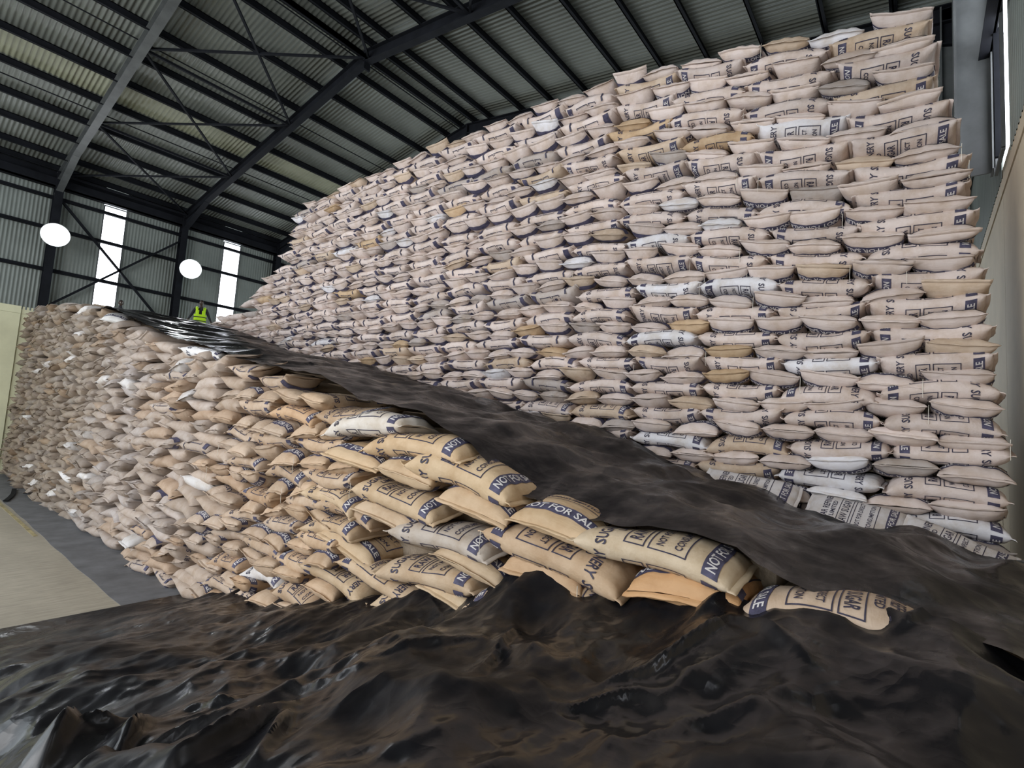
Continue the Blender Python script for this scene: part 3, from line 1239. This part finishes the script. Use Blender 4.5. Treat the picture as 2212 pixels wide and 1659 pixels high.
def terr(u, y):
    xl = 3.16 + 0.05 * nz(y * 0.9, 3.1) + 0.03 * nz(y * 2.3, 8.0)
    if y < -0.1:
        xl -= 0.30 * min(1, (-0.1 - y) / 0.3)
    xr = 5.93 + 0.03 * nz(y * 1.7, 1.0)
    if y < 2.2:
        xr -= 0.28 * min(1, (2.2 - y) / 1.2)
    if y > 12:
        xr += 0.06
    x = xl + (xr - xl) * u
    yy = y + 0.22 * nz(x * 0.8, y * 0.5, 4.0) + 0.06 * nz(x * 2.2, y * 1.1, 1.0)
    z = stair(yy) + 0.085
    far = min(1, max(0, (y - 5) / 5))
    z += 0.035 * nz(x * 1.3, y * 1.1, 2.0)
    # long creases along the steps, sharper far up; criss-cross tugs near the camera
    z += (0.028 + 0.012 * far) * (ridge(x * 0.55 + 0.4 * nz(y, x), y * 2.6, 5.0) - 0.6)
    z += 0.030 * (1 - far) * (ridge(x * 1.4 + y * 0.8, y * 0.9 - x * 0.5, 9.0) - 0.6)
    z += 0.10 * (facet(x * 1.1 + 0.5 * nz(x, y, 1.5), y * 1.7 + 0.5 * nz(x, y, 3.3)) - 0.4) * (1 - 0.85 * far)
    z += 0.045 * (1 - 0.7 * far) * (facet(x * 3.0 + 0.4 * nz(x * 2, y * 2), y * 4.0, 2.0) - 0.4)
    ez = interp(y, EDGE) + 0.02 * ridge(y * 3.0, 2.0) + (0 if y > -0.3 else 0.3 * (y + 0.3))
    wgt = math.exp(-(u / 0.16) ** 2)
    z = z * (1 - wgt) + (ez + 0.015 + 0.3 * (z - stair(yy) - 0.085)) * wgt
    if y > 15.6:
        z -= 0.25 * (y - 15.6) ** 2
    return (x, y, z)


t1 = grid_sheet('tarpaulin', np.linspace(0, 1, 86), np.concatenate([np.arange(-0.68, 4, 0.022), np.arange(4, 9, 0.03), np.arange(9, 16.7, 0.035)]), terr, TARP)
tag(t1, 'black plastic tarpaulin running up the stepped terrace between the two sack stacks', 'tarpaulin')


FOLDS = []
for a0, b0, a1, b1, hh, ww in (
    (1330, 1545, 1580, 1455, 0.060, 0.10), (1580, 1455, 1740, 1595, 0.05, 0.09), (1640, 1360, 1830, 1430, 0.05, 0.09), (1830, 1430, 1990, 1400, 0.06, 0.10),
    (1990, 1400, 1900, 1540, 0.06, 0.09), (1010, 1480, 1120, 1370, 0.05, 0.09), (330, 1640, 640, 1480, 0.11, 0.15), (60, 1530, 200, 1395, 0.09, 0.13),
    (190, 1550, 340, 1405, 0.09, 0.12), (540, 1655, 640, 1500, 0.08, 0.12), (110, 1405, 280, 1375, 0.05, 0.09), (140, 1440, 270, 1425, 0.05, 0.08),
    (260, 1490, 520, 1440, 0.06, 0.10), (-10, 1570, 90, 1490, 0.08, 0.12), (1880, 1565, 2215, 1500, 0.05, 0.10), (60, 1655, 75, 1500, 0.07, 0.11),
    (700, 1560, 900, 1480, 0.04, 0.09), (620, 1400, 800, 1440, 0.04, 0.10), (820, 1420, 1010, 1390, 0.035, 0.09), (1180, 1600, 1400, 1570, 0.035, 0.09),
    (420, 1370, 560, 1400, 0.04, 0.09), (1450, 1440, 1700, 1400, 0.04, 0.09)):
    p, q_ = look(a0, b0, 2, -1.2), look(a1, b1, 2, -1.2)
    FOLDS.append((p.x, p.y, q_.x - p.x, q_.y - p.y, hh, ww))


def folds(x, y):
    z = 0.0
    for px_, py_, dx, dy, hh, ww in FOLDS:
        l2 = dx * dx + dy * dy
        t = ((x - px_) * dx + (y - py_) * dy) / l2
        if t < -0.3 or t > 1.3:
            continue
        tc = min(1, max(0, t))
        d = math.hypot(x - px_ - tc * dx, y - py_ - tc * dy)
        side = dx * (y - py_) - dy * (x - px_)
        w_ = ww * (1.0 if side > 0 else 0.45)
        if d < w_:
            z = max(z, hh * (1 - d / w_) ** 1.4 * min(1, 0.25 + 3.0 * tc * (1 - tc)))
    return z


def fore(x, y):
    c = interp(y, CON)
    base = c
    d = 3.05 - x
    # heap under the sheet: level near the sacks, falling away to the aisle
    edge = 0.80 + 0.20 * nz(y * 0.9, 2.0) + 0.25 * max(0, (y - 4) / 4)
    if x < edge:
        t = min(1, (edge - x) / 1.0)
        fall = t * t * (3 - 2 * t)
        base = c * (1 - 0.80 * fall)
    # drapes hanging over the edge of the heap
    a = min(1, max(0, (edge + 0.35 - x) / 0.9))
    z = base - 0.03 * d
    amp = min(1.0, 0.15 + c / 1.2)
    wx, wy = 0.45 * nz(x * 1.1, y * 1.1, 21.0), 0.45 * nz(x * 1.1, y * 1.1, 31.0)
    z += amp * 0.11 * nz(x * 1.2, y * 1.0, 1.0)
    z += amp * 0.17 * (facet(0.9 * (x - y) + wx, 0.75 * (x + y) + wy, 0.0) - 0.45)
    z += amp * 0.11 * (facet(1.7 * x + 1.2 * y + wx * 2, 2.6 * y - 0.7 * x + wy * 2, 3.0) - 0.45)
    z += amp * 0.045 * (facet(4.2 * x - 1.5 * y + wx * 3, 5.0 * y + wy * 3, 6.0) - 0.45)
    z += 0.010 * (facet(9 * x, 14 * y, 9.0) - 0.4)
    z += folds(x + 0.05 * nz(x * 2, y * 2, 5.5), y + 0.05 * nz(x * 2, y * 2, 8.5))
    z += 0.13 * math.exp(-((y - 2.15) / 0.28) ** 2) * math.exp(-((3.0 - x) / 0.6) ** 2) - 0.06 * math.exp(-((y - 1.15) / 0.22) ** 2) * math.exp(-((2.75 - x) / 0.35) ** 2)
    fold = abs(math.sin(y * 3.1 + 1.5 * x + 1.6 * nz(x, y * 0.8, 7.0)))
    z += a * amp * 0.24 * (fold - 0.5)
    if x > 2.75:
        z += 0.05 * ((x - 2.75) / 0.3) ** 2
    if y > 7.2:
        z = 0.02 + (z - 0.02) * max(0, (8.25 + 0.25 * nz(x * 1.1, 5.0) - y) / 1.05)
    return (x, y, max(0.012 + 0.004 * nz(x * 9, y * 9), z))


t2 = grid_sheet('tarpaulin', np.concatenate([np.arange(-1.0, 0.2, 0.03), np.arange(0.2, 3.12, 0.018)]), np.concatenate([np.arange(-0.66, 4.4, 0.018), np.arange(4.4, 8.3, 0.03)]), fore, TARP)
tag(t2, 'crumpled black plastic tarpaulin heaped in front of the low stack and trailing onto the floor', 'tarpaulin')

# ------------------------------------------------------------------ high-bay lamps on the far wall columns
for x, lab in ((3.44, 'round glowing flood lamp on the far column beside the cream corner wall'), (7.7, 'round glowing flood lamp on the far column above the man in the vest')):
    e = empty('flood_lamp', (x, YF - 1.15, EYE + 5.72))
    tag(e, lab, 'lamp')
    dirv = Vector((-0.15, -1, -0.35)).normalized()
    xx = dirv.orthogonal().normalized()
    yy = dirv.cross(xx)
    def disc(r0, r1, d0, d1, n=28, cap=True):
        mb = MB()
        vs = [dirv * d + (xx * math.cos(2 * math.pi * i / n) + yy * math.sin(2 * math.pi * i / n)) * r for r, d in ((r0, d0), (r1, d1)) for i in range(n)]
        fs = [(i, (i + 1) % n, n + (i + 1) % n, n + i) for i in range(n)]
        if cap:
            fs.append(tuple(range(n)))
        mb.add(vs, fs)
        return mb
    g = MB()
    n_ = 28
    g.add([dirv * 0.20] + [dirv * 0.10 + (xx * math.cos(2 * math.pi * i / n_) + yy * math.sin(2 * math.pi * i / n_)) * 0.36 for i in range(n_)], [(0, i + 1, (i + 1) % n_ + 1) for i in range(n_)])
    g.build('lamp_lens', LAMP, e)
    disc(0.14, 0.40, -0.28, 0.09).build('lamp_reflector', STEEL2, e)
    h = disc(0.13, 0.13, -0.5, -0.28)
    h.build('lamp_housing', STEEL, e)
    br = MB()
    br.bar(dirv * -0.45, Vector((0, 0.785, 0.15)), 0.05, 0.05)
    br.build('lamp_bracket', STEEL, e)


# short end of black strap lying on the floor
m = MB()
pp = [look(*q, 2, -2.665) for q in ((12, 1082), (22, 1074), (29, 1066), (31, 1056))]
for a, b_ in zip(pp[:-1], pp[1:]):
    m.bar(a, b_, 0.10, 0.02)
tag(m.build('strap', STEEL), 'short curled end of black strap on the floor by the underlay edge', 'strap')

# ------------------------------------------------------------------ people
SKIN = simple('dark_skin', (0.045, 0.028, 0.02), 0.5, 0.4, 0.15)
SHIRT = simple('dark_shirt_cloth', (0.035, 0.035, 0.042), 0.85, 0.2, 0.2, 12)
TROU = simple('dark_trouser_cloth', (0.03, 0.032, 0.045), 0.85, 0.2, 0.2, 12)
HAIR = simple('black_hair', (0.01, 0.009, 0.008), 0.8, 0.2, 0.1)
VEST = NT('lime_vest_cloth')
VEST.set((0.50, 0.80, 0.02), 0.7, 0, 0.3)
VEST.b.inputs['Emission Color'].default_value = (0.5, 0.9, 0.02, 1)
VEST.b.inputs['Emission Strength'].default_value = 0.0
VEST = VEST.m
DARK = simple('dark_band_cloth', (0.03, 0.035, 0.03), 0.7, 0.3, 0.2)


def skin_mesh(name, joints, edges, root, mat, parent, sub=1):
    """continuous surface grown over a skeleton: joints {name: (pos, radius)}"""
    names = list(joints)
    me = bpy.data.meshes.new(name)
    me.from_pydata([joints[k][0] for k in names], [(names.index(a), names.index(b)) for a, b in edges], [])
    ob = link(name, me)
    sm = ob.modifiers.new('skin', 'SKIN')
    sm.use_smooth_shade = True
    for i, k in enumerate(names):
        sv = me.skin_vertices[0].data[i]
        rr = joints[k][1]
        sv.radius = rr if isinstance(rr, tuple) else (rr, rr)
        sv.use_root = (k == root)
    ss = ob.modifiers.new('sub', 'SUBSURF')
    ss.levels = ss.render_levels = sub
    dg = bpy.context.evaluated_depsgraph_get()
    out = bpy.data.meshes.new_from_object(ob.evaluated_get(dg))
    out.name = name
    out.materials.clear()
    out.materials.append(mat)
    bpy.data.objects.remove(ob)
    bpy.data.meshes.remove(me)
    out.shade_smooth()
    return link(name, out, parent)


def hand_joints(J, E, wrist, side, d, out):
    """palm with four unequal curled fingers and a thumb; d = direction of the hand, out = spread direction"""
    d, out = Vector(d).normalized(), Vector(out).normalized()
    nrm = d.cross(out)
    w_ = Vector(J[wrist][0])
    pk = 'palm' + side
    J[pk] = (tuple(w_ + d * 0.05), (0.032, 0.02))
    E.append((wrist, pk))
    for i, (o, ln) in enumerate(((-0.030, 0.072), (-0.010, 0.082), (0.010, 0.078), (0.029, 0.06))):
        b0 = w_ + d * 0.085 + out * o
        k0, k1, k2 = ['f%s%d%d' % (side, i, q) for q in range(3)]
        J[k0] = (tuple(b0), 0.0105)
        J[k1] = (tuple(b0 + d * ln * 0.55 + nrm * 0.008), 0.009)
        J[k2] = (tuple(b0 + d * ln * 0.9 + nrm * 0.028), 0.0075)
        E += [(pk, k0), (k0, k1), (k1, k2)]
    J['t0' + side] = (tuple(w_ + d * 0.035 - out * 0.035), 0.012)
    J['t1' + side] = (tuple(w_ + d * 0.075 - out * 0.058 + nrm * 0.012), 0.01)
    E += [(pk, 't0' + side), ('t0' + side, 't1' + side)]


def head(parent, c, yaw, mat=SKIN):
    """c = centre of the head; face turned by yaw (0 = towards -Y)"""
    bm = bmesh.new()
    bmesh.ops.create_uvsphere(bm, u_segments=24, v_segments=18, radius=1.0)
    for v in bm.verts:
        x, y, z = v.co
        s = 1.0
        if z < -0.2:
            s = 1 - 0.30 * ((-0.2 - z) / 0.8)
        X, Y, Z = x * 0.074 * s, y * 0.094 * (1 - 0.12 * max(0, -z)), z * 0.118
        if y < -0.2:
            Y -= 0.020 * math.exp(-((x / 0.14) ** 2 + ((z + 0.12) / 0.16) ** 2))       # nose
            Y -= 0.006 * math.exp(-((x / 0.30) ** 2 + ((z + 0.48) / 0.07) ** 2))       # lips
            Y += 0.009 * math.exp(-(((abs(x) - 0.38) / 0.17) ** 2 + ((z - 0.08) / 0.12) ** 2))   # eye sockets
            Y -= 0.006 * math.exp(-((x / 0.3) ** 2 + ((z + 0.85) / 0.14) ** 2))        # chin
        v.co = (X, Y, Z)
    me = bpy.data.meshes.new('head')
    bm.to_mesh(me); bm.free()
    me.materials.append(mat); me.shade_smooth()
    h = link('head', me, parent)
    h.location = c
    h.rotation_euler = (0, 0, yaw)
    EYEW = bpy.data.materials.get('eye_white') or simple('eye_white', (0.6, 0.58, 0.55), 0.4, 0.5, 0.05)
    for sx in (-1, 1):
        bm = bmesh.new()
        bmesh.ops.create_uvsphere(bm, u_segments=10, v_segments=8, radius=0.012, matrix=Matrix.Translation((sx * 0.029, -0.075, 0.010)))
        m_ = bpy.data.meshes.new('eye'); bm.to_mesh(m_); bm.free(); m_.materials.append(EYEW); m_.shade_smooth()
        link('eye', m_, h)
        bm = bmesh.new()
        bmesh.ops.create_uvsphere(bm, u_segments=10, v_segments=8, radius=1.0, matrix=Matrix.Translation((sx * 0.074, 0.005, -0.005)) @ Matrix.Diagonal((0.012, 0.020, 0.032, 1)))
        m_ = bpy.data.meshes.new('ear'); bm.to_mesh(m_); bm.free(); m_.materials.append(mat); m_.shade_smooth()
        link('ear', m_, h)
    bm = bmesh.new()
    bmesh.ops.create_uvsphere(bm, u_segments=24, v_segments=16, radius=1.0)
    bmesh.ops.delete(bm, geom=[v for v in bm.verts if v.co.z < -0.05 + 0.75 * max(0, -v.co.y) - 0.25 * max(0, v.co.y)], context='VERTS')
    for v in bm.verts:
        v.co = (v.co.x * 0.079, v.co.y * 0.099 + 0.002, v.co.z * 0.124)
    m_ = bpy.data.meshes.new('hair'); bm.to_mesh(m_); bm.free(); m_.materials.append(HAIR); m_.shade_smooth()
    link('hair', m_, h)
    return h


PX, PY, PZ = 7.55, 21.6, 5.05
person = empty('person', (PX, PY, PZ))
tag(person, 'person in a lime high-visibility vest standing at the far end of the terrace', 'person')
person.rotation_euler = (0, 0, -0.33)
J = {'pelvis': ((0, 0, 0.95), (0.165, 0.115)), 'waist': ((0, 0, 1.10), (0.155, 0.11)), 'chest': ((0, 0.0, 1.30), (0.185, 0.125)), 'neckb': ((0, 0.01, 1.46), (0.09, 0.08)), 'neck': ((0, 0.0, 1.53), 0.055), 'skull': ((0, -0.005, 1.60), 0.06)}
E = [('pelvis', 'waist'), ('waist', 'chest'), ('chest', 'neckb'), ('neckb', 'neck'), ('neck', 'skull')]
for sd, sx in (('L', -1), ('R', 1)):
    J['sh' + sd] = ((sx * 0.185, 0, 1.42), 0.068)
    J['el' + sd] = ((sx * 0.30, 0.02, 1.15), 0.047)
    J['wr' + sd] = ((sx * 0.40, -0.05, 0.92), 0.030)
    J['hip' + sd] = ((sx * 0.10, 0, 0.88), 0.10)
    J['kn' + sd] = ((sx * 0.13, -0.02, 0.49), 0.066)
    J['an' + sd] = ((sx * 0.14, 0.02, 0.09), 0.045)
    J['toe' + sd] = ((sx * 0.16, -0.15, 0.04), 0.04)
    E += [('chest', 'sh' + sd), ('sh' + sd, 'el' + sd), ('el' + sd, 'wr' + sd), ('pelvis', 'hip' + sd), ('hip' + sd, 'kn' + sd), ('kn' + sd, 'an' + sd), ('an' + sd, 'toe' + sd)]
    hand_joints(J, E, 'wr' + sd, sd, (sx * 0.35, -0.15, -0.85), (0, -1, 0.15))
body = skin_mesh('body', J, E, 'pelvis', SHIRT, person, 2)
body.data.materials.append(SKIN)
body.data.materials.append(TROU)
for p in body.data.polygons:
    c = p.center
    if c.z > 1.47 and abs(c.x) < 0.12:
        p.material_index = 1
    elif abs(c.x) > 0.345 and c.z < 1.0:
        p.material_index = 1
    elif c.z < 0.96 and abs(c.x) < 0.3:
        p.material_index = 2
head(person, (0, -0.01, 1.66), 0.0)


def vest_shell(z0, z1, mat, name, parent, grow=0.0, vneck=False):
    nr, nc = 14, 40
    V, F = [], []
    for i in range(nr + 1):
        z = z0 + (z1 - z0) * i / nr
        wx = interp(z, [(0.80, 0.212), (1.1, 0.198), (1.3, 0.212), (1.42, 0.205), (1.50, 0.15)]) + grow
        wy = interp(z, [(0.80, 0.165), (1.1, 0.152), (1.3, 0.158), (1.42, 0.135), (1.50, 0.10)]) + grow
        for j in range(nc):
            a = 2 * math.pi * j / nc
            c, s_ = math.cos(a), math.sin(a)
            V.append((wx * math.copysign(abs(c) ** 0.8, c), wy * math.copysign(abs(s_) ** 0.8, s_), z))
    for i in range(nr):
        for j in range(nc):
            k = (j + 1) % nc
            q = (i * nc + j, i * nc + k, (i + 1) * nc + k, (i + 1) * nc + j)
            cx = sum(V[t][0] for t in q) / 4; cy = sum(V[t][1] for t in q) / 4; cz = sum(V[t][2] for t in q) / 4
            if vneck and cy < 0 and abs(cx) < 0.012 + 0.085 * (cz - 1.16) / 0.3 and cz > 1.16:
                continue
            if vneck and abs(cx) > 0.165 and cz > 1.2:
                continue
            F.append(q)
    mb = MB(); mb.add(V, F)
    o = mb.build(name, mat, parent, True)
    so = o.modifiers.new('cloth', 'SOLIDIFY'); so.thickness = 0.008; so.offset = 1
    return o


vest = vest_shell(0.80, 1.50, VEST, 'safety_vest', person, 0, True)
for z in (0.93, 1.08):
    vest_shell(z, z + 0.035, DARK, 'vest_band', vest, 0.011)

# second person, only the head showing over the crest of the tarpaulin; seated on the sacks
QX, QY, QZ = 5.45, 23.3, 5.02
p2 = empty('person', (QX, QY, QZ))
tag(p2, 'person in dark clothes seated behind the tarpaulin crest, only the head showing', 'person')
p2.rotation_euler = (0, 0, -0.2)
hz = EYE + 3.70 - QZ
J = {'pelvis': ((0, 0.05, hz - 0.74), (0.16, 0.12)), 'waist': ((0, 0.06, hz - 0.58), (0.15, 0.11)), 'chest': ((0, 0.02, hz - 0.38), (0.18, 0.12)), 'neckb': ((0, 0, hz - 0.22), (0.085, 0.08)), 'neck': ((0, -0.01, hz - 0.14), 0.055), 'skull': ((0, -0.01, hz - 0.06), 0.06)}
E = [('pelvis', 'waist'), ('waist', 'chest'), ('chest', 'neckb'), ('neckb', 'neck'), ('neck', 'skull')]
for sd, sx in (('L', -1), ('R', 1)):
    J['sh' + sd] = ((sx * 0.18, 0, hz - 0.27), 0.066)
    J['el' + sd] = ((sx * 0.25, -0.06, hz - 0.53), 0.046)
    J['wr' + sd] = ((sx * 0.17, -0.28, hz - 0.58), 0.030)
    J['hip' + sd] = ((sx * 0.10, 0.0, hz - 0.76), 0.10)
    J['kn' + sd] = ((sx * 0.15, -0.42, hz - 0.66), 0.066)
    J['an' + sd] = ((sx * 0.15, -0.46, 0.07 + (hz - 1.31)), 0.045)
    J['toe' + sd] = ((sx * 0.16, -0.60, 0.04 + (hz - 1.31)), 0.04)
    E += [('chest', 'sh' + sd), ('sh' + sd, 'el' + sd), ('el' + sd, 'wr' + sd), ('pelvis', 'hip' + sd), ('hip' + sd, 'kn' + sd), ('kn' + sd, 'an' + sd), ('an' + sd, 'toe' + sd)]
    hand_joints(J, E, 'wr' + sd, sd, (-sx * 0.3, -0.9, -0.1), (sx, -0.3, 0))
skin_mesh('body', J, E, 'pelvis', SHIRT, p2, 2)
head(p2, (0, -0.02, hz), 0.1)
